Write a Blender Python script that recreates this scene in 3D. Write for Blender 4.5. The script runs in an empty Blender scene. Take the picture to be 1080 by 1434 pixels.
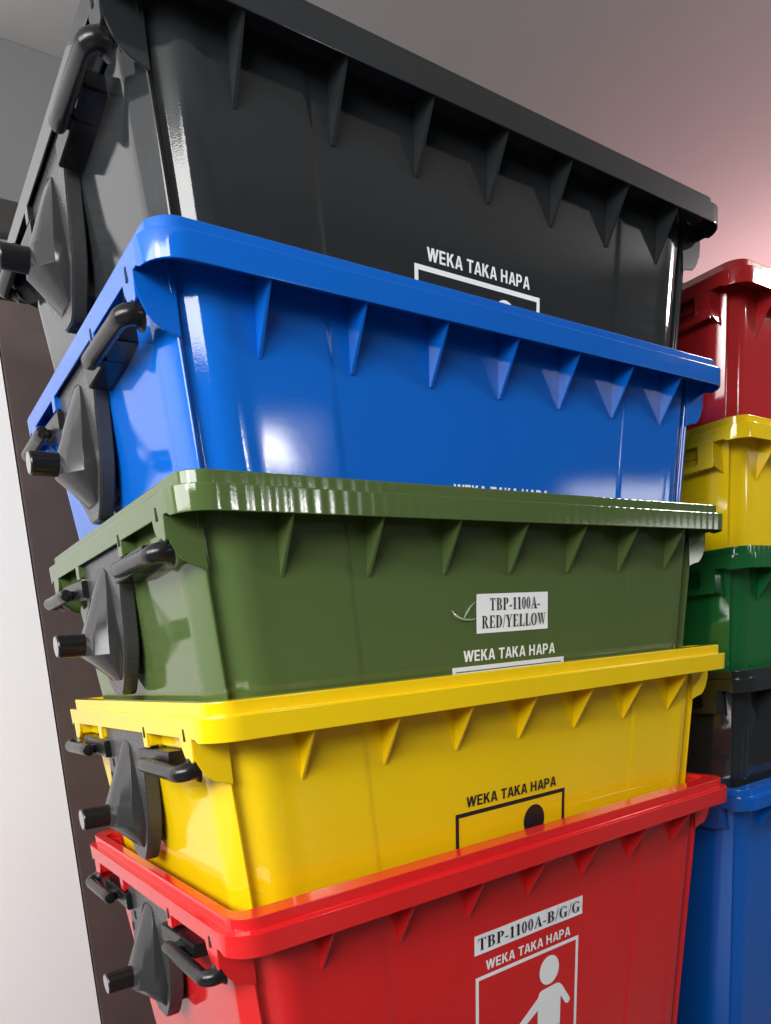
import bpy, bmesh, math, random
from mathutils import Matrix, Vector
random.seed(7)
scn = bpy.context.scene
COL = scn.collection

# ------------------------------------------------------------------ camera
cam_d = bpy.data.cameras.new('camera'); cam = bpy.data.objects.new('camera', cam_d); COL.objects.link(cam)
RT = Vector((0.81466559, -0.57386156, -0.08368327))
DN = Vector((-0.15314518, -0.07370475, -0.98545125))
FW = Vector((0.55934474, 0.81562891, -0.14792886))
cam.matrix_world = Matrix(((RT.x, -DN.x, -FW.x, -0.41206869), (RT.y, -DN.y, -FW.y, -1.05640482),
                           (RT.z, -DN.z, -FW.z, 0.38137176), (0, 0, 0, 1)))
cam_d.sensor_fit = 'VERTICAL'; cam_d.sensor_height = 36.0
cam_d.lens = 36.0 * 1026.6 / 1434.0
cam_d.shift_y = (1063.75 - 717.0) / 1434.0
cam_d.clip_start = 0.05; cam_d.clip_end = 100
scn.camera = cam

# ------------------------------------------------------------------ world, exposure
w = bpy.data.worlds.new('World'); scn.world = w; w.use_nodes = True
bg = w.node_tree.nodes['Background']; bg.inputs[0].default_value = (0.95, 0.97, 1.0, 1); bg.inputs[1].default_value = 0.08
vs = scn.view_settings
vs.view_transform = 'Standard'; vs.look = 'None'; vs.gamma = 1; vs.exposure = 0.0; vs.use_curve_mapping = False
scn.cycles.use_denoising = True
scn.cycles.max_bounces = 10
scn.cycles.sample_clamp_indirect = 6.0

# ------------------------------------------------------------------ lamps of the showroom, plus added fill lights
def area(name, loc, target, sx, sy, power, color=(1, 1, 1)):
    l = bpy.data.lights.new(name, 'AREA'); l.shape = 'RECTANGLE'; l.size = sx; l.size_y = sy; l.energy = power; l.color = color
    o = bpy.data.objects.new(name, l); COL.objects.link(o); o.location = loc
    o.rotation_euler = (Vector(target) - Vector(loc)).to_track_quat('-Z', 'Y').to_euler()
    return o
DOWN = lambda x, y: (x, y, -5)
area('key_ceiling_lamp', (3.8, -1.2, 2.03), (0.4, 0.0, 0.6), 0.6, 0.4, 108, (1, .98, .95))
area('left_fill_light', (-2.2, -1.9, 1.9), (0.5, 0.0, 0.3), 2.0, 1.4, 136, (1, .99, .97))  # fill added for the front walls and gussets, not a ceiling fixture
area('far_lamp', (5.25, -10.0, 1.95), (.4, 0, .7), 0.46, 0.17, 15)
area('far_lamp', (6.75, -12.3, 1.95), (.4, 0, .7), 0.32, 0.16, 12)
area('far_halo_fill', (5.9, -10.6, 1.98), (.4, 0, .7), 1.2, 0.95, 8)  # dim panel added for the soft halo on blue and olive rim glints
area('far_right_lamp', (10.4, -6.6, 1.30), (1.0, 0, .7), 2.6, 0.36, 15, (1, .99, .97))
area('left_soft_light', (-2.9, -0.45, 1.55), (0.0, 0.7, 0.55), 2.3, 1.5, 126, (1, .985, .97))  # large soft light added on the left, not an actual window
area('rose_fill_light', (3.75, 0.85, 1.05), (3.5, 0.6, 2.08), 0.5, 0.5, 18, (1, .52, .55))  # added out of view to throw the pink glow onto the ceiling

# ------------------------------------------------------------------ materials
def nodes(name):
    m = bpy.data.materials.new(name); m.use_nodes = True
    nt = m.node_tree; return m, nt, nt.nodes['Principled BSDF']
def plastic(name, col, rough=0.06, wave=False, spec=0.42, coat=.3, bump=0.012):
    m, nt, b = nodes(name); N = nt.nodes; L = nt.links
    tc = N.new('ShaderNodeTexCoord')
    n1 = N.new('ShaderNodeTexNoise'); n1.inputs['Scale'].default_value = 3.5; n1.inputs['Detail'].default_value = 3
    L.new(tc.outputs['Object'], n1.inputs['Vector'])
    mix = N.new('ShaderNodeMixRGB'); mix.inputs[1].default_value = (*[c * .92 for c in col], 1); mix.inputs[2].default_value = (*[min(1, c * 1.07) for c in col], 1)
    L.new(n1.outputs[0], mix.inputs[0])
    mps = N.new('ShaderNodeMapping'); mps.inputs['Scale'].default_value = (9, 9, 34); mps.inputs['Rotation'].default_value = (0, .18, 0)
    L.new(tc.outputs['Object'], mps.inputs[0])
    ns = N.new('ShaderNodeTexNoise'); ns.inputs['Scale'].default_value = 2.2; ns.inputs['Detail'].default_value = 8; ns.inputs['Roughness'].default_value = .72
    L.new(mps.outputs[0], ns.inputs['Vector'])
    rs = N.new('ShaderNodeMapRange'); rs.inputs[1].default_value = .70; rs.inputs[2].default_value = .80; rs.inputs[3].default_value = 0; rs.inputs[4].default_value = .24
    L.new(ns.outputs[0], rs.inputs[0])
    sc = N.new('ShaderNodeMixRGB'); sc.inputs[2].default_value = (*[min(1, c * .7 + .22) for c in col], 1)
    L.new(rs.outputs[0], sc.inputs[0]); L.new(mix.outputs[0], sc.inputs[1]); L.new(sc.outputs[0], b.inputs['Base Color'])
    # handling marks: faint streaks of higher roughness
    mp = N.new('ShaderNodeMapping'); mp.inputs['Scale'].default_value = (14, 14, 60); mp.inputs['Rotation'].default_value = (0, .5, 0)
    L.new(tc.outputs['Object'], mp.inputs[0])
    n2 = N.new('ShaderNodeTexNoise'); n2.inputs['Scale'].default_value = 1.0; n2.inputs['Detail'].default_value = 6; n2.inputs['Roughness'].default_value = .7
    L.new(mp.outputs[0], n2.inputs['Vector'])
    rr = N.new('ShaderNodeMapRange'); rr.inputs[1].default_value = .35; rr.inputs[2].default_value = .75
    rr.inputs[3].default_value = rough * .85; rr.inputs[4].default_value = rough * 1.3
    L.new(n2.outputs[0], rr.inputs[0]); L.new(rr.outputs[0], b.inputs['Roughness'])
    # moulded unevenness
    n3 = N.new('ShaderNodeTexNoise'); n3.inputs['Scale'].default_value = 5; n3.inputs['Detail'].default_value = 2
    L.new(tc.outputs['Object'], n3.inputs['Vector'])
    bp = N.new('ShaderNodeBump'); bp.inputs['Strength'].default_value = bump; bp.inputs['Distance'].default_value = .02
    L.new(n3.outputs[0], bp.inputs['Height'])
    last = bp
    n4 = N.new('ShaderNodeTexNoise'); n4.inputs['Scale'].default_value = 420; n4.inputs['Detail'].default_value = 2
    L.new(tc.outputs['Object'], n4.inputs['Vector'])
    b4 = N.new('ShaderNodeBump'); b4.inputs['Strength'].default_value = .05; b4.inputs['Distance'].default_value = .001
    L.new(n4.outputs[0], b4.inputs['Height']); L.new(last.outputs[0], b4.inputs['Normal']); last = b4
    if wave:
        wv = N.new('ShaderNodeTexWave'); wv.bands_direction = 'X'; wv.inputs['Scale'].default_value = 12; wv.inputs['Distortion'].default_value = 1.1
        wv.inputs['Detail'].default_value = 1; wv.inputs['Detail Scale'].default_value = .6
        L.new(tc.outputs['Object'], wv.inputs['Vector'])
        b2 = N.new('ShaderNodeBump'); b2.inputs['Strength'].default_value = .12; b2.inputs['Distance'].default_value = .0025
        L.new(wv.outputs['Fac'], b2.inputs['Height']); L.new(last.outputs[0], b2.inputs['Normal']); last = b2
    L.new(last.outputs[0], b.inputs['Normal'])
    b.inputs['Specular IOR Level'].default_value = spec
    b.inputs['Coat Weight'].default_value = coat; b.inputs['Coat Roughness'].default_value = .03
    L.new(last.outputs[0], b.inputs['Coat Normal'])
    return m
def plain(name, col, rough=.6, noise=.06, scale=6, bump=0.0, bscale=200, metal=0):
    m, nt, b = nodes(name); N = nt.nodes; L = nt.links
    tc = N.new('ShaderNodeTexCoord')
    n1 = N.new('ShaderNodeTexNoise'); n1.inputs['Scale'].default_value = scale; n1.inputs['Detail'].default_value = 5
    L.new(tc.outputs['Object'], n1.inputs['Vector'])
    mix = N.new('ShaderNodeMixRGB'); mix.inputs[1].default_value = (*[c * (1 - noise) for c in col], 1); mix.inputs[2].default_value = (*[min(1, c * (1 + noise)) for c in col], 1)
    L.new(n1.outputs[0], mix.inputs[0]); L.new(mix.outputs[0], b.inputs['Base Color'])
    b.inputs['Roughness'].default_value = rough; b.inputs['Metallic'].default_value = metal
    if bump:
        n3 = N.new('ShaderNodeTexNoise'); n3.inputs['Scale'].default_value = bscale
        L.new(tc.outputs['Object'], n3.inputs['Vector'])
        bp = N.new('ShaderNodeBump'); bp.inputs['Strength'].default_value = bump; bp.inputs['Distance'].default_value = .002
        L.new(n3.outputs[0], bp.inputs['Height']); L.new(bp.outputs[0], b.inputs['Normal'])
    return m
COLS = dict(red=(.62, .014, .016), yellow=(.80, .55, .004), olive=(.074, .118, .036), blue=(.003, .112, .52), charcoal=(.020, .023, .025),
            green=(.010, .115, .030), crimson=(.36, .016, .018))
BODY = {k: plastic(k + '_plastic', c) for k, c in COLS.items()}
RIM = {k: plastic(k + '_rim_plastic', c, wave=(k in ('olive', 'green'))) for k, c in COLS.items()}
BLACK = plastic('black_plastic', (.009, .009, .010), rough=.24, bump=.08, spec=.42, coat=0)
BRACKET = plastic('bracket_plastic', (.030, .030, .032), rough=.15, bump=.16, spec=.5, coat=0)
PLATE = plastic('bracket_plate_plastic', (.045, .045, .047), rough=.28, bump=.06, spec=.5, coat=0)
STEEL = plain('cut_steel', (.28, .27, .265), .5)
HOLE = plain('slot_black', (.004, .004, .004), .8)
WHITE_INK = plain('white_ink', (.80, .82, .84), .45)
BLACK_INK = plain('black_ink', (.010, .010, .012), .4)
PAPER = plain('paper', (.80, .82, .86), .6, noise=.03)
TAPE = plastic('clear_tape', (.25, .30, .22), rough=.08, bump=.6)
CEIL = plain('ceiling_paint', (.64, .64, .64), .9, noise=.03, bump=.1)
WALL = plain('grey_wall_paint', (.14, .14, .142), .8, noise=.04, bump=.1)
WHITE = plain('white_wall_paint', (.82, .81, .82), .6, noise=.015, bump=.05)
BROWN = plain('dark_wood', (.085, .062, .058), .35, noise=.25, scale=12)
DARK = plain('dark_stain', (.034, .032, .031), .4, noise=.2, scale=12)
GREY_GLASS = plain('frosted_pane', (.30, .31, .32), .3)
FLOOR = plain('floor_tile', (.11, .105, .10), .35, noise=.05)

# ------------------------------------------------------------------ helpers
def tag(o, label=None, cat=None, group=None, kind=None):
    if label: o['label'] = label
    if cat: o['category'] = cat
    if group: o['group'] = group
    if kind: o['kind'] = kind
    return o
def mesh_from(name, verts, faces, mat, smooth=None):
    me = bpy.data.meshes.new(name); me.from_pydata(verts, [], faces); me.validate()
    bm = bmesh.new(); bm.from_mesh(me); bmesh.ops.recalc_face_normals(bm, faces=bm.faces); bm.to_mesh(me); bm.free()
    me.materials.append(mat)
    if smooth is not None:
        me.polygons.foreach_set('use_smooth', [True] * len(me.polygons))
        me.set_sharp_from_angle(angle=math.radians(smooth))
    return me
WEIGHTED = {'body', 'rim', 'gusset', 'end_skirt', 'plate', 'arm'}
def link(name, me, parent=None):
    o = bpy.data.objects.new(name, me); COL.objects.link(o); o.parent = parent
    if me.name.split('.')[0] in WEIGHTED:
        m = o.modifiers.new('weighted_normal', 'WEIGHTED_NORMAL'); m.weight = 100; m.keep_sharp = True
    return o
def box_vf(x0, x1, y0, y1, z0, z1):
    v = [(x, y, z) for z in (z0, z1) for y in (y0, y1) for x in (x0, x1)]
    f = [(0, 1, 3, 2), (4, 6, 7, 5), (0, 4, 5, 1), (2, 3, 7, 6), (0, 2, 6, 4), (1, 5, 7, 3)]
    return v, f
def bevelled(me, width=.002, seg=2, ang=30):
    bm = bmesh.new(); bm.from_mesh(me)
    ed = [e for e in bm.edges if len(e.link_faces) == 2 and e.calc_face_angle(0) > math.radians(ang)]
    bmesh.ops.bevel(bm, geom=ed, offset=width, segments=seg, affect='EDGES', clamp_overlap=True)
    bm.to_mesh(me); bm.free()
    me.polygons.foreach_set('use_smooth', [True] * len(me.polygons)); me.set_sharp_from_angle(angle=math.radians(40))
    return me
def box(name, x0, x1, y0, y1, z0, z1, mat, parent=None, bev=0):
    me = mesh_from(name, *box_vf(x0, x1, y0, y1, z0, z1), mat)
    if bev: bevelled(me, bev)
    return link(name, me, parent)
def loft(loops, close_first=False, close_last=False):
    n = len(loops[0]); v = [p for l in loops for p in l]; f = []
    for a in range(len(loops) - 1):
        for i in range(n):
            j = (i + 1) % n
            f.append((a * n + i, a * n + j, (a + 1) * n + j, (a + 1) * n + i))
    if close_first: f.append(tuple(range(n)))
    if close_last: f.append(tuple((len(loops) - 1) * n + i for i in range(n)))
    return v, f
def sweep(path, radii, n=16, squash=None):
    """tube along a path; radii per point"""
    P = [Vector(p) for p in path]; loops = []; up = Vector((0, 0, 1))
    for i, p in enumerate(P):
        t = (P[min(i + 1, len(P) - 1)] - P[max(i - 1, 0)]).normalized()
        s = t.cross(up).normalized(); u = s.cross(t)
        r = radii[i]; rz = r if squash is None else r * squash[i]
        loops.append([tuple(p + s * (r * math.cos(a)) + u * (rz * math.sin(a))) for a in [2 * math.pi * k / n for k in range(n)]])
    return loft(loops, True, True)
def extrude_poly(pts2, f3, d0, d1):
    """polygon in 2D, f3(a,b,d) -> 3D, thickness d0..d1"""
    n = len(pts2); v = [f3(a, b, d0) for a, b in pts2] + [f3(a, b, d1) for a, b in pts2]
    f = [tuple(range(n)), tuple(range(2 * n - 1, n - 1, -1))] + [(i, (i + 1) % n, n + (i + 1) % n, n + i) for i in range(n)]
    return v, f
def join(vfs):
    V = []; F = []
    for v, f in vfs:
        o = len(V); V += list(v); F += [tuple(i + o for i in q) for q in f]
    return V, F

# ------------------------------------------------------------------ the bin
LX, DY = 1.400, 0.92          # rim length and depth
TAPER = 0.090
DEPTH = 1.045                # rim top to base
YC = DY / 2 + .012
def rrect(x0, x1, y0, y1, r, n=8):
    pts = []
    for cx, cy, a0 in ((x0 + r, y0 + r, 180), (x1 - r, y0 + r, 270), (x1 - r, y1 - r, 0), (x0 + r, y1 - r, 90)):
        for k in range(n + 1):
            a = math.radians(a0 + 90 * k / n); pts.append((cx + r * math.cos(a), cy + r * math.sin(a)))
    return pts
QUAD = [(.014, .125), (.014, .110), (.0145, .100), (.0165, .092), (.0325, .0535), (.0345, .0515), (.0372, .0525), (.0410, .0580), (.046, .0606), (.052, .0604), (.058, .0572), (.065, .0515), (.074, .0456), (.085, .0410), (.098, .0382), (.110, .0378),
        (.122, .0388), (.134, .0397), (.146, .0400), (.154, .0400), (.284, .0400), (.289, .0400), (.2940, .0406), (.2985, .0420), (.302, .0425), (.308, .0425)]
def section(z, inset=0.0):
    s = TAPER * (-z) + inset
    r = .055 * (-z) + .010 + inset           # the far end is drawn in a little and stands steeper
    q = [(x + s, y + s) for x, y in QUAD]
    fr = q + [(LX - x - r, y + s) for x, y in reversed(QUAD)]
    bk = [(x, DY - y) for x, y in reversed(fr)]
    return [(x, y, z) for x, y in fr + bk]
def wall_y(z): return .0425 + TAPER * (-z)

def make_body(mat):
    zs = [-.012, -.10, -.22, -.34, -.5, -.7, -.9, -1.02]
    outer = [section(z) for z in zs] + [section(-1.04, .006), section(-DEPTH, .016)]
    inner = [section(-DEPTH + .005, .022)] + [section(z, .004) for z in reversed(zs)]
    me = mesh_from('body', *loft(outer + inner), mat, 30)
    bm = bmesh.new(); bm.from_mesh(me); bm.verts.ensure_lookup_table()
    n = len(outer[0])
    # rim edge between outer and inner top, and base plates
    m = len(outer) + len(inner)
    for i in range(n):
        j = (i + 1) % n
        bm.faces.new([bm.verts[i], bm.verts[j], bm.verts[(m - 1) * n + j], bm.verts[(m - 1) * n + i]])
    a = len(outer) - 1
    bm.faces.new([bm.verts[a * n + i] for i in range(n)]); bm.faces.new([bm.verts[(a + 1) * n + i] for i in range(n)])
    for e in list(bm.faces):
        pass
    # remove the loft strip joining both base plates
    bad = [f for f in bm.faces if len(f.verts) == 4 and {v.index // n for v in f.verts} == {a, a + 1}]
    bmesh.ops.delete(bm, geom=bad, context='FACES_ONLY')
    bmesh.ops.recalc_face_normals(bm, faces=bm.faces); bm.to_mesh(me); bm.free()
    me.polygons.foreach_set('use_smooth', [True] * len(me.polygons)); me.set_sharp_from_angle(angle=math.radians(32))
    return me
def make_rim(mat):
    inner = lambda d, z: [(x, y, z) for x, y in rrect(.021 - d, LX - .021 + d, .047 - d, DY - .047 + d, .030)]
    def outer(o, z, zside=None):
        out = []
        for x, y in rrect(-o, LX + o, -o, DY + o, .046 + o):
            zz = z
            if zside is not None:
                t = min(1, max(0, (min(y, DY - y) - .035) / .03)); zz = z + (zside - z) * t
            out.append((x, y, zz))
        return out
    loops = [inner(0, -.036), inner(0, -.003), inner(.0008, -.0008), inner(.003, 0), outer(-.0028, 0), outer(-.0008, -.0007), outer(0, -.0026),
             outer(-.0007, -.0205), outer(-.0002, -.0216), outer(.0008, -.0220), outer(.0122, -.0222), outer(.0138, -.0228), outer(.0145, -.0245),
             outer(.0139, -.040, -.036), outer(.0131, -.0602, -.0448), outer(.0124, -.0618, -.0463), outer(.0112, -.0620, -.0465), outer(.0100, -.0620, -.0465), outer(.0093, -.0612, -.0457), outer(.0082, -.034, -.034), inner(.0, -.036)]
    me = mesh_from('rim', *loft(loops), mat, 28)
    bm = bmesh.new(); bm.from_mesh(me); bmesh.ops.remove_doubles(bm, verts=bm.verts, dist=1e-6); bmesh.ops.recalc_face_normals(bm, faces=bm.faces); bm.to_mesh(me); bm.free()
    me.polygons.foreach_set('use_smooth', [True] * len(me.polygons)); me.set_sharp_from_angle(angle=math.radians(28))
    return me
def make_gusset(mat):
    pr = [(-.0085, -.057), (-.002, -.0345), (.052, -.0345), (.058, -.150), (.0525, -.152), (.0500, -.1465)]
    v = []; f = []
    for s in (-1, 1):
        for y, z in pr:
            t = .0022 + (.0014 if y > .045 else 0)
            v.append((s * t, y, z))
    n = len(pr); f = [tuple(range(n)), tuple(range(2 * n - 1, n - 1, -1))] + [(i, (i + 1) % n, n + (i + 1) % n, n + i) for i in range(n)]
    return bevelled(mesh_from('gusset', v, f, mat), .0009, 2)
def make_skirt(mat, mirror=False, rear=False, angular=False):
    """half of an end skirt: posts under the end lip and the lobe that closes it towards the body"""
    xo, xi = -.0128, -.0070
    parts = []
    f3 = lambda y, z, x: (x, y, z)
    m = (lambda y: DY - y) if rear else (lambda y: y)
    ly = .0585
    if angular:
        ly = .074
        post = [(.076, -.030), (.130, -.030), (.122, -.050), (.120, -.100), (.126, -.108), (.290, -.108), (.290, -.122), (.076, -.122)]
    else:
        post = [(.060, -.030), (.116, -.030), (.114, -.050), (.108, -.072), (.096, -.088), (.082, -.094), (.068, -.096), (.060, -.092)]
    parts.append(extrude_poly([(m(y), z) for y, z in post], f3, xo, xi))
    post2 = [(.272, -.030), (.322, -.030), (.312, -.050), (.3105, -.083), (.287, -.083), (.2855, -.055), (.2815, -.047)]
    parts.append(extrude_poly([(m(y), z) for y, z in post2], f3, xo, xi))
    parts.append(extrude_poly([(m(.112), -.036), (m(.290), -.036), (m(.290), -.081), (m(.112), -.081)], f3, .0135, .0175))
    for yy in (.1105, .284, .3085):
        parts.append(box_vf(xi - .001, .030, min(m(yy), m(yy + .0035)), max(m(yy), m(yy + .0035)), -.080, -.0365))
    if angular: lob = [(-.0128, -.030), (-.0130, -.112), (-.0095, -.1165), (.046, -.137), (.056, -.139), (.056, -.030)]
    else: lob = [(-.0128, -.030), (-.0130, -.066), (-.0115, -.082), (-.0065, -.097), (.0005, -.111), (.010, -.122), (.020, -.1290), (.030, -.1325), (.0385, -.1350), (.0460, -.1375), (.0495, -.1375), (.0495, -.030)]
    parts.append(extrude_poly(lob, lambda x, z, y: (x, y, z), m(ly), m(ly + .0040)))
    V, F = join(parts)
    if mirror: V = [(LX - (x if x < .029 else x + .012), y, z) for x, y, z in V]
    return bevelled(mesh_from('end_skirt', V, F, mat), .0011, 2)
def make_slot(mat, y, z, mirror=False):
    V, F = box_vf(-.0142, -.0124, y - .0035, y + .0035, z - .010, z + .010)
    return mesh_from('slot', V, F, mat)
def plate_outline():
    h = [(.142, -.049), (.142, -.080), (.134, -.092), (.118, -.104), (.108, -.120), (.101, -.150), (.096, -.190), (.091, -.225), (.084, -.250), (.070, -.276), (.050, -.305), (.036, -.322), (.024, -.330)]
    g = [(.142, -.049), (.146, -.10), (.152, -.16), (.154, -.20), (.140, -.232), (.110, -.262), (.070, -.292), (.036, -.322), (.024, -.330)]
    return [(YC - a, z) for a, z in h] + [(YC + a, z) for a, z in reversed(g)]
def make_plate():
    o = plate_outline()
    v, f = extrude_poly(o, lambda y, z, x: (x, y, z), -.002, .026)
    me = bevelled(mesh_from('plate', v, f, PLATE), .0025, 2)
    return me
def make_spacer():
    return mesh_from('spacer', *box_vf(.022, .050, YC - .05, YC + .05, -.29, -.07), BLACK)
def make_boss():
    S = [(-.080, .014, -.0035, .003), (-.089, .030, -.008, .006), (-.125, .045, -.022, .010), (-.205, .064, -.052, .020), (-.248, .067, -.058, .024), (-.300, .036, -.004, .012)]
    loops = []
    for z, hb, xo, ho in S:
        loops.append([(.004, YC - hb, z), (-.002, YC - hb, z), (xo * .42 - .001, YC - hb * .96, z), (xo * .80, YC - hb * .60, z), (xo - .001, YC - ho, z), (xo - .001, YC + ho, z), (xo * .80, YC + hb * .60, z), (xo * .42 - .001, YC + hb * .96, z), (-.002, YC + hb, z), (.004, YC + hb, z)])
    me = mesh_from('boss', *loft(loops, True, True), BRACKET)
    bm = bmesh.new(); bm.from_mesh(me)
    ed = [e for e in bm.edges if len(e.link_faces) == 2 and e.calc_face_angle(0) > math.radians(14)]
    bmesh.ops.bevel(bm, geom=ed, offset=.0045, segments=3, affect='EDGES', clamp_overlap=True)
    bm.to_mesh(me); bm.free()
    me.polygons.foreach_set('use_smooth', [True] * len(me.polygons)); me.set_sharp_from_angle(angle=math.radians(40))
    return me
def make_arch():
    """raised moulding arching over the boss"""
    pts = []; z0, hw = -.112, .047
    path = [(-.003, YC - .075, -.215), (-.003, YC - .062, -.16)] + [(-.003, YC - hw * math.cos(math.radians(a)) , z0 + .048 * math.sin(math.radians(a))) for a in range(0, 181, 20)] + [(-.003, YC + .062, -.16), (-.003, YC + .075, -.215)]
    return mesh_from('arch_moulding', *sweep([Vector(p) for p in path], [.0035] * len(path), 8), BRACKET, 40)
def make_peg():
    n = 24; loops = []
    for x, r in ((-.030, .0222), (-.060, .0222), (-.104, .0216), (-.1065, .0200)):
        loops.append([(x, YC + r * math.cos(2 * math.pi * k / n), -.226 + r * math.sin(2 * math.pi * k / n)) for k in range(n)])
    return mesh_from('trunnion', *loft(loops, True, True), BLACK, 30)
def make_pegcap():
    n = 24
    loops = [[(x, YC + .0193 * math.cos(2 * math.pi * k / n), -.226 + .0193 * math.sin(2 * math.pi * k / n)) for k in range(n)] for x in (-.105, -.1073)]
    return mesh_from('trunnion_end', *loft(loops, True, True), STEEL, 30)
def make_arm(m):
    y0, y1, y2 = YC - .120, .24, .170
    pr = [(y0, -.088), (y1, -.084), (y2, -.083), (y2 + .003, -.108), (y1, -.119), (y0, -.124)]
    v, f = extrude_poly([(m(y), z) for y, z in pr], lambda y, z, x: (x, y, z), -.0145, .036)
    ya, yb = sorted((m(.232), m(.264)))
    v, f = join([(v, f), box_vf(-.030, .020, ya, yb, -.1185, -.100)])
    return bevelled(mesh_from('arm', v, f, BLACK), .002, 2)
def make_handle(m):
    p = []; r = []; q = []
    def add(x, y, z, rad, s=1): p.append((x, m(y), z)); r.append(rad); q.append(s)
    add(-.030, .2725, -.110, .0105); add(-.030, .2715, -.110, .0125); add(-.030, .2685, -.110, .0136)
    for k in range(1, 8): add(-.030, .2515 - (.2515 - .095) * k / 8, -.110 - .002 * k / 8, .0137)
    for a in range(0, 91, 15):
        t = math.radians(a); add(-.030 + .017 * (1 - math.cos(t)), .095 - .017 * math.sin(t), -.112 + .004 * a / 90, .0138 + .0018 * a / 90)
    add(-.0085, .0800, -.1065, .0168, 1.15); add(-.0030, .0810, -.1055, .0175, 1.4)
    return mesh_from('handle', *sweep(p, r, 18, q), BLACK, 40)

# ------------------------------------------------------------------ lettering (strokes laid flat on the wall)
class Print:
    def __init__(s): s.V = []; s.F = []; s.k = 0
    def poly(s, pts):
        o = len(s.V); s.k += 1
        s.V += [(a, b, s.k * 2.0e-5) for a, b in pts]; s.F.append(tuple(range(o, o + len(pts))))
    def quadstrip(s, A, B):
        o = len(s.V); s.k += 1; n = len(A)
        s.V += [(a, b, s.k * 2.0e-5) for a, b in A + B]
        s.F += [(o + i, o + i + 1, o + n + i + 1, o + n + i) for i in range(n - 1)]
    def rect(s, x0, y0, x1, y1): s.poly([(x0, y0), (x1, y0), (x1, y1), (x0, y1)])
    def ring(s, cx, cy, rx, ry, tx, ty, a0, a1, n=18):
        A = []; B = []
        for k in range(n + 1):
            a = math.radians(a0 + (a1 - a0) * k / n); c, d = math.cos(a), math.sin(a)
            A.append((cx + rx * c, cy + ry * d)); B.append((cx + (rx - tx) * c, cy + (ry - ty) * d))
        s.quadstrip(A, B)
    def disc(s, cx, cy, rx, ry, n=28): s.poly([(cx + rx * math.cos(2 * math.pi * k / n), cy + ry * math.sin(2 * math.pi * k / n)) for k in range(n)])
def sans(ch, P):
    t = .21; h = t / 2
    if ch == 'W':
        for x0, x1, d in ((0, .29, 1), (.27, .53, -1), (.51, .77, 1), (.75, 1.04, -1)):
            a, b = (x0, x1) if d == 1 else (x0, x1)
            if d == 1: P.poly([(a - .0, 1), (a + t, 1), (b + .13, 0), (b - .08, 0)])
            else: P.poly([(a - .06, 0), (a + .15, 0), (b + t - .06, 1), (b - .06, 1)])
        return 1.22
    if ch == 'E': P.rect(0, 0, t, 1); P.rect(t, 0, .64, .17); P.rect(t, .42, .60, .58); P.rect(t, .83, .63, 1); return .74
    if ch == 'K': P.rect(0, 0, t, 1); P.poly([(t, .30), (t, .56), (.47, 1), (.74, 1)]); P.poly([(.27, .52), (.42, .66), (.78, 0), (.52, 0)]); return .82
    if ch == 'A': P.poly([(0, 0), (.22, 0), (.46, 1), (.28, 1)]); P.poly([(.82, 0), (.60, 0), (.36, 1), (.54, 1)]); P.rect(.2, .20, .62, .36); return .86
    if ch == 'T': P.rect(0, .83, .72, 1); P.rect(.36 - h, 0, .36 + h, .83); return .76
    if ch == 'H': P.rect(0, 0, t, 1); P.rect(.56, 0, .56 + t, 1); P.rect(t, .42, .56, .60); return .88
    if ch == 'P':
        P.rect(0, 0, t, 1); P.rect(t, .83, .40, 1); P.rect(t, .36, .40, .53); P.ring(.39, .68, .31, .32, .21, .165, -90, 90); return .80
    return .34
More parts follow.
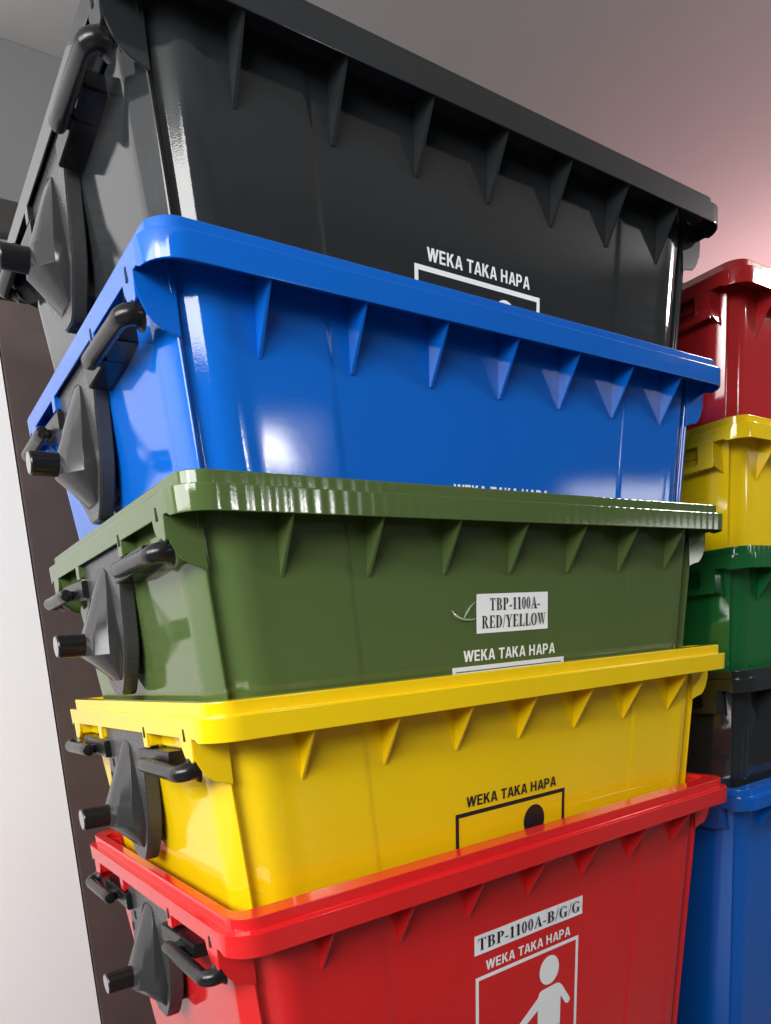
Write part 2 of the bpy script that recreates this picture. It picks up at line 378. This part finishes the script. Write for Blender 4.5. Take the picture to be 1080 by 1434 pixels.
def serif(ch, P):
    st, th, sf = .20, .055, .05
    def stem(x, y0=0, y1=1, bot=True, top=True):
        P.rect(x - st / 2, y0, x + st / 2, y1)
        if bot: P.rect(x - st / 2 - .08, y0, x + st / 2 + .08, y0 + sf)
        if top: P.rect(x - st / 2 - .08, y1 - sf, x + st / 2 + .08, y1)
    if ch == 'T':
        stem(.35, top=False); P.rect(.02, 1 - th, .68, 1); P.poly([(.02, 1), (.02, .76), (.05, .76), (.12, .95)]); P.poly([(.68, 1), (.68, .76), (.65, .76), (.58, .95)]); return .72
    if ch in 'BPR':
        stem(.20); P.rect(.2, 1 - th, .38, 1); P.rect(.2, .50, .38, .50 + th); P.ring(.36, .75, .28, .25, .19, .055, -90, 90)
        if ch == 'B': P.rect(.2, 0, .40, th); P.ring(.37, .275, .31, .275, .20, .055, -90, 90); return .74
        if ch == 'R': P.poly([(.32, .52), (.50, .52), (.80, .0), (.56, 0)]); P.rect(.54, 0, .84, sf); return .82
        return .70
    if ch == '1': stem(.25, top=False); P.poly([(.16, 1), (.16, .90), (.02, .84), (.02, .88), (.2, 1)]); return .50
    if ch in '0': P.ring(.25, .5, .235, .51, .15, .055, 0, 360, 32); return .53
    if ch == 'O': P.ring(.38, .5, .37, .52, .19, .05, 0, 360, 32); return .79
    if ch == 'A': P.poly([(.06, 0), (.12, 0), (.40, .92), (.36, 1)]); P.poly([(.48, 0), (.72, 0), (.42, 1), (.34, 1)]); P.rect(.16, .30, .56, .36); P.rect(0, 0, .22, sf); P.rect(.42, 0, .78, sf); return .76
    if ch == '/': P.poly([(0, -.04), (.06, -.04), (.32, 1.04), (.26, 1.04)]); return .33
    if ch == '-': P.rect(.02, .26, .30, .37); return .34
    if ch == 'G': P.ring(.40, .5, .38, .52, .19, .05, 48, 318, 26); P.rect(.54, .02, .73, .42); P.rect(.46, .40, .80, .45); P.poly([(.70, 1.0), (.70, .70), (.67, .70), (.60, .90)]); return .84
    if ch == 'E':
        stem(.20); P.rect(.2, 0, .62, th); P.rect(.2, 1 - th, .60, 1); P.rect(.3, .48, .46, .53); P.poly([(.66, .26), (.63, .26), (.52, .04), (.62, 0)]); P.poly([(.60, 1), (.62, .76), (.59, .76), (.48, .96)]); P.rect(.45, .38, .48, .64); return .70
    if ch == 'D': stem(.20); P.rect(.2, 0, .36, th); P.rect(.2, 1 - th, .36, 1); P.ring(.34, .5, .41, .5, .20, .055, -90, 90, 24); return .80
    if ch == 'Y': stem(.38, 0, .46, top=False); P.poly([(.04, 1), (.28, 1), (.48, .44), (.30, .44)]); P.poly([(.62, 1), (.68, 1), (.46, .42), (.40, .46)]); P.rect(-.02, .95, .34, 1); P.rect(.52, .95, .78, 1); return .78
    if ch == 'L': stem(.20); P.rect(.2, 0, .60, th); P.poly([(.66, .30), (.63, .30), (.50, .04), (.62, 0)]); return .70
    if ch == 'W':
        P.poly([(.04, 1), (.25, 1), (.42, .16), (.34, 0)]); P.poly([(.52, 1), (.57, 1), (.38, 0), (.33, 0)]); P.poly([(.42, 1), (.62, 1), (.80, .16), (.72, 0)]); P.poly([(.94, 1), (.99, 1), (.76, 0), (.71, 0)])
        P.rect(-.02, .95, .32, 1); P.rect(.36, .95, .70, 1); P.rect(.84, .95, 1.08, 1); return 1.08
    return .3
def text(fn, s, x0, x1, zb, cap, gap=.06):
    P = Print(); pos = 0; T = Print()
    for ch in s:
        G = Print(); G.k = T.k; wd = fn(ch, G); o = len(T.V)
        T.V += [(a + pos, b, c) for a, b, c in G.V]; T.F += [tuple(i + o for i in f) for f in G.F]; T.k = G.k; pos += wd + gap
    pos -= gap; sx = (x1 - x0) / pos
    T.V = [(x0 + a * sx, zb + b * cap, c) for a, b, c in T.V]
    return T
def on_wall(name, P, mat, parent, lift=.0006):
    lf = lift if callable(lift) else (lambda x, z: lift)
    v = [(x, wall_y(z) - lf(x, z) - c, z) for x, z, c in P.V]
    me = bpy.data.meshes.new(name); me.from_pydata(v, [], P.F); me.materials.append(mat)
    bm = bmesh.new(); bm.from_mesh(me)
    for f in bm.faces:
        f.normal_update()
        if f.normal.y > 0: f.normal_flip()
    bm.to_mesh(me); bm.free()
    return link(name, me, parent)
def pictogram(parent, xl, zt, ink, wdt=.327):
    """frame, caption and litter figure; xl left of frame, zt top of frame"""
    t = .0088; hgt = .40
    F = Print(); F.rect(xl, zt - t, xl + wdt, zt); F.rect(xl, zt - hgt, xl + t, zt - t); F.rect(xl + wdt - t, zt - hgt, xl + wdt, zt - t); F.rect(xl + t, zt - hgt, xl + wdt - t, zt - hgt + t)
    on_wall('print_frame', F, ink, parent)
    on_wall('printed_caption', text(sans, 'WEKA TAKA HAPA', xl + .030, xl + .298, zt + .0095, .0225, .035), ink, parent)
    G = Print(); cx = xl + .2285; cz = zt - .057
    G.disc(cx, cz, .0325, .0360)
    k = 1.32
    def gp(pts): G.poly([(cx + a * k, cz - .006 + b) for a, b in pts])
    gp([(-.018, -.0385), (.020, -.036), (.026, -.039), (.030, -.050), (.031, -.062), (.030, -.145), (-.027, -.145), (-.028, -.070), (-.027, -.052), (-.024, -.042)])
    gp([(.019, -.0365), (.027, -.039), (.034, -.048), (.055, -.090), (.0555, -.097), (.052, -.102), (.047, -.102), (.043, -.098), (.028, -.068)])
    gp([(-.024, -.050), (-.027, -.084), (-.078, -.124), (-.086, -.124), (-.090, -.119), (-.089, -.112)])
    gp([(-.027, -.146), (-.003, -.146), (-.010, -.252), (-.034, -.252)])
    gp([(.003, -.146), (.030, -.146), (.038, -.252), (.014, -.252)])
    gp([(-.142, -.175), (-.085, -.175), (-.093, -.252), (-.134, -.252)])
    gp([(-.120, -.132), (-.104, -.140), (-.112, -.158), (-.128, -.150)])
    on_wall('printed_figure', G, ink, parent)
def paper_label(parent, x0, x1, z0, z1, lines, ph=0.0):
    def lift(x, z):
        u = (x - x0) / (x1 - x0); w = (z - z0) / (z1 - z0)
        d = .0012 + .0004 * math.sin(u * 9 + ph) + .0003 * math.sin(u * 17 + w * 4 + ph)
        d += .0035 * max(0, u + (1 - w) - 1.70) + .0030 * max(0, (1 - u) + w - 1.75)
        return d
    nx, nz = 28, 6; v = []; f = []
    for e in (.0004, 0.0):
        for b in range(nz + 1):
            for a in range(nx + 1):
                x = x0 + (x1 - x0) * a / nx; z = z0 + (z1 - z0) * b / nz
                v.append((x, wall_y(z) - lift(x, z) + e, z))
    n = (nx + 1) * (nz + 1); W = nx + 1
    for o in (0, n):
        for b in range(nz):
            for a in range(nx):
                i = o + b * W + a; f.append((i, i + 1, i + W + 1, i + W))
    rim = [a for a in range(W)] + [b * W + nx for b in range(1, nz + 1)] + [nz * W + a for a in range(nx - 1, -1, -1)] + [b * W for b in range(nz - 1, 0, -1)]
    for k in range(len(rim)):
        p, q = rim[k], rim[(k + 1) % len(rim)]; f.append((p, q, q + n, p + n))
    o = link('paper_label', mesh_from('paper_label', v, f, PAPER, 40), parent)
    for s, a, b, zb, cap in lines:
        on_wall('label_text', text(serif, s, a, b, zb, cap, .05), BLACK_INK, o, lambda x, z: lift(x, z) + .0003)
    return o
# ------------------------------------------------------------------ shared meshes
MESH = {}
def get(kind, colour, fn):
    if (kind, colour) not in MESH: MESH[(kind, colour)] = fn()
    return MESH[(kind, colour)]
GX = [.174 + .1749 * i for i in range(7)]
def make_bin(colour, loc, label, group, bracket=True):
    r = bpy.data.objects.new('waste_bin', None); COL.objects.link(r); r.location = loc; r.empty_display_size = .1
    tag(r, label, 'waste bin', group)
    link('body', get('body', colour, lambda: make_body(BODY[colour])), r)
    link('rim', get('rim', colour, lambda: make_rim(RIM[colour])), r)
    for x in GX:
        g = link('gusset', get('gusset', colour, lambda: make_gusset(BODY[colour])), r); g.location = (x, 0, 0)
    for mir, rear in ((False, False), (False, True), (True, False), (True, True)):
        s = link('end_skirt', get('skirt%d%d%d' % (mir, rear, bracket), colour, lambda: make_skirt(BODY[colour], mir, rear, not bracket)), r)
        if not mir and not rear and bracket:
            for y, z in ((.088, -.051), (.299, -.055)):
                link('slot', get('slot%.3f' % y, 0, lambda: make_slot(HOLE, y, z)), s)
    if bracket:
        p = link('lifting_bracket', get('plate', 0, make_plate), r)
        link('spacer', get('spacer', 0, make_spacer), p)
        link('boss', get('boss', 0, make_boss), p)
        link('trunnion', get('peg', 0, make_peg), p); link('trunnion_end', get('cap', 0, make_pegcap), p)
        for y, z in ((.112, -.135), (.138, -.115), (.140, -.168)):
            V, F = box_vf(-.0030, -.0010, YC + y - .006, YC + y + .006, z - .009, z + .009)
            link('bolt_slot', mesh_from('bolt_slot', V, F, HOLE), p)
        for k, m in enumerate((lambda y: y, lambda y: DY - y + .02)):
            if k: m = lambda y: 2 * YC - y
            link('arm', get('arm%d' % k, 0, lambda: make_arm(m)), p)
            link('handle', get('handle%d' % k, 0, lambda: make_handle(m)), r)
    return r

# ------------------------------------------------------------------ setting
ZF = -.0238 - DEPTH
tag(box('floor', -4, 7, -3, 1.5, ZF - .1, ZF, FLOOR), kind='structure')
tag(box('ceiling', -4, 7, -2.2, 1.4, 2.081, 2.2, CEIL), kind='structure')
tag(box('wall_back', .02, 7, 1.275, 1.4, ZF, 2.079, WALL), kind='structure')
tag(box('wall_white', -4, .017, 1.255, 1.4, ZF, 2.079, WHITE), kind='structure')
d = bpy.data.objects.new('dark_door', None); COL.objects.link(d); d.location = (.02, 1.27, ZF)
tag(d, 'dark brown door with a pale transom pane beside the white wall', 'door')
def dbox(name, x0, x1, y0, y1, z0, z1, mat, parent, bev=.002):
    o = box(name, x0 - .02, x1 - .02, y0 - 1.27, y1 - 1.27, z0 - ZF, z1 - ZF, mat, parent, bev); return o
dbox('frame_head', .021, 1.0, 1.225, 1.2745, 1.560, 1.648, DARK, d)
dbox('transom_bar', .021, 1.0, 1.230, 1.2745, 1.40, 1.495, DARK, d)
dbox('transom_pane', .021, .95, 1.255, 1.2745, 1.495, 1.560, GREY_GLASS, d, 0)
dbox('jamb', .95, 1.0, 1.228, 1.2745, ZF, 1.40, BROWN, d)
dbox('door_leaf', .021, .949, 1.240, 1.2745, ZF + .01, 1.399, BROWN, d)

# ------------------------------------------------------------------ the bins
ZS = dict(charcoal=1.3587, blue=1.0038, olive=.6653, yellow=.3238, red=-.0238)
FG = 'bins nested in the front stack with black brackets'
front = {
 'red': 'red waste bin at the bottom of the stack with black end brackets',
 'yellow': 'yellow waste bin with black end bracket, nested in the red bin',
 'olive': 'olive green waste bin with white paper label and black end bracket',
 'blue': 'blue waste bin with black end bracket, nested in the olive green bin',
 'charcoal': 'charcoal black waste bin topping the stack, nested in the blue bin'}
B = {}
for c, lab in front.items(): B[c] = make_bin(c, (0, 0, ZS[c]), lab, FG)
for c, (xl, zt, ink) in dict(charcoal=(.515, -.288, WHITE_INK), blue=(.546, -.348, WHITE_INK), olive=(.541, -.332, WHITE_INK), yellow=(.519, -.286, BLACK_INK), red=(.543, -.300, WHITE_INK)).items():
    pictogram(B[c], xl, zt, ink)
paper_label(B['red'], .540, .880, -.2475, -.2025, [('TBP-1100A-B/G/G', .549, .871, -.2385, .0270)])
paper_label(B['olive'], .606, .813, -.268, -.190, [('TBP-1100A-', .642, .788, -.2235, .0245), ('RED/YELLOW', .620, .806, -.2585, .0250)], 2.0)
def crease(pts, r):
    return sweep([(x, wall_y(z) - .0012, z) for x, z in pts], r, 8)
link('torn_tape', mesh_from('torn_tape', *crease([(.540, -.219), (.548, -.228), (.560, -.235), (.575, -.239), (.592, -.240), (.603, -.238)], [.0006, .0022, .0026, .0028, .0022, .0008]), TAPE, 50), B['olive'])
link('torn_tape', mesh_from('torn_tape', *crease([(.573, -.236), (.580, -.226), (.590, -.214), (.603, -.205)], [.0010, .0026, .0020, .0006]), TAPE, 50), B['olive'])

SG = 'bins nested in the second stack'
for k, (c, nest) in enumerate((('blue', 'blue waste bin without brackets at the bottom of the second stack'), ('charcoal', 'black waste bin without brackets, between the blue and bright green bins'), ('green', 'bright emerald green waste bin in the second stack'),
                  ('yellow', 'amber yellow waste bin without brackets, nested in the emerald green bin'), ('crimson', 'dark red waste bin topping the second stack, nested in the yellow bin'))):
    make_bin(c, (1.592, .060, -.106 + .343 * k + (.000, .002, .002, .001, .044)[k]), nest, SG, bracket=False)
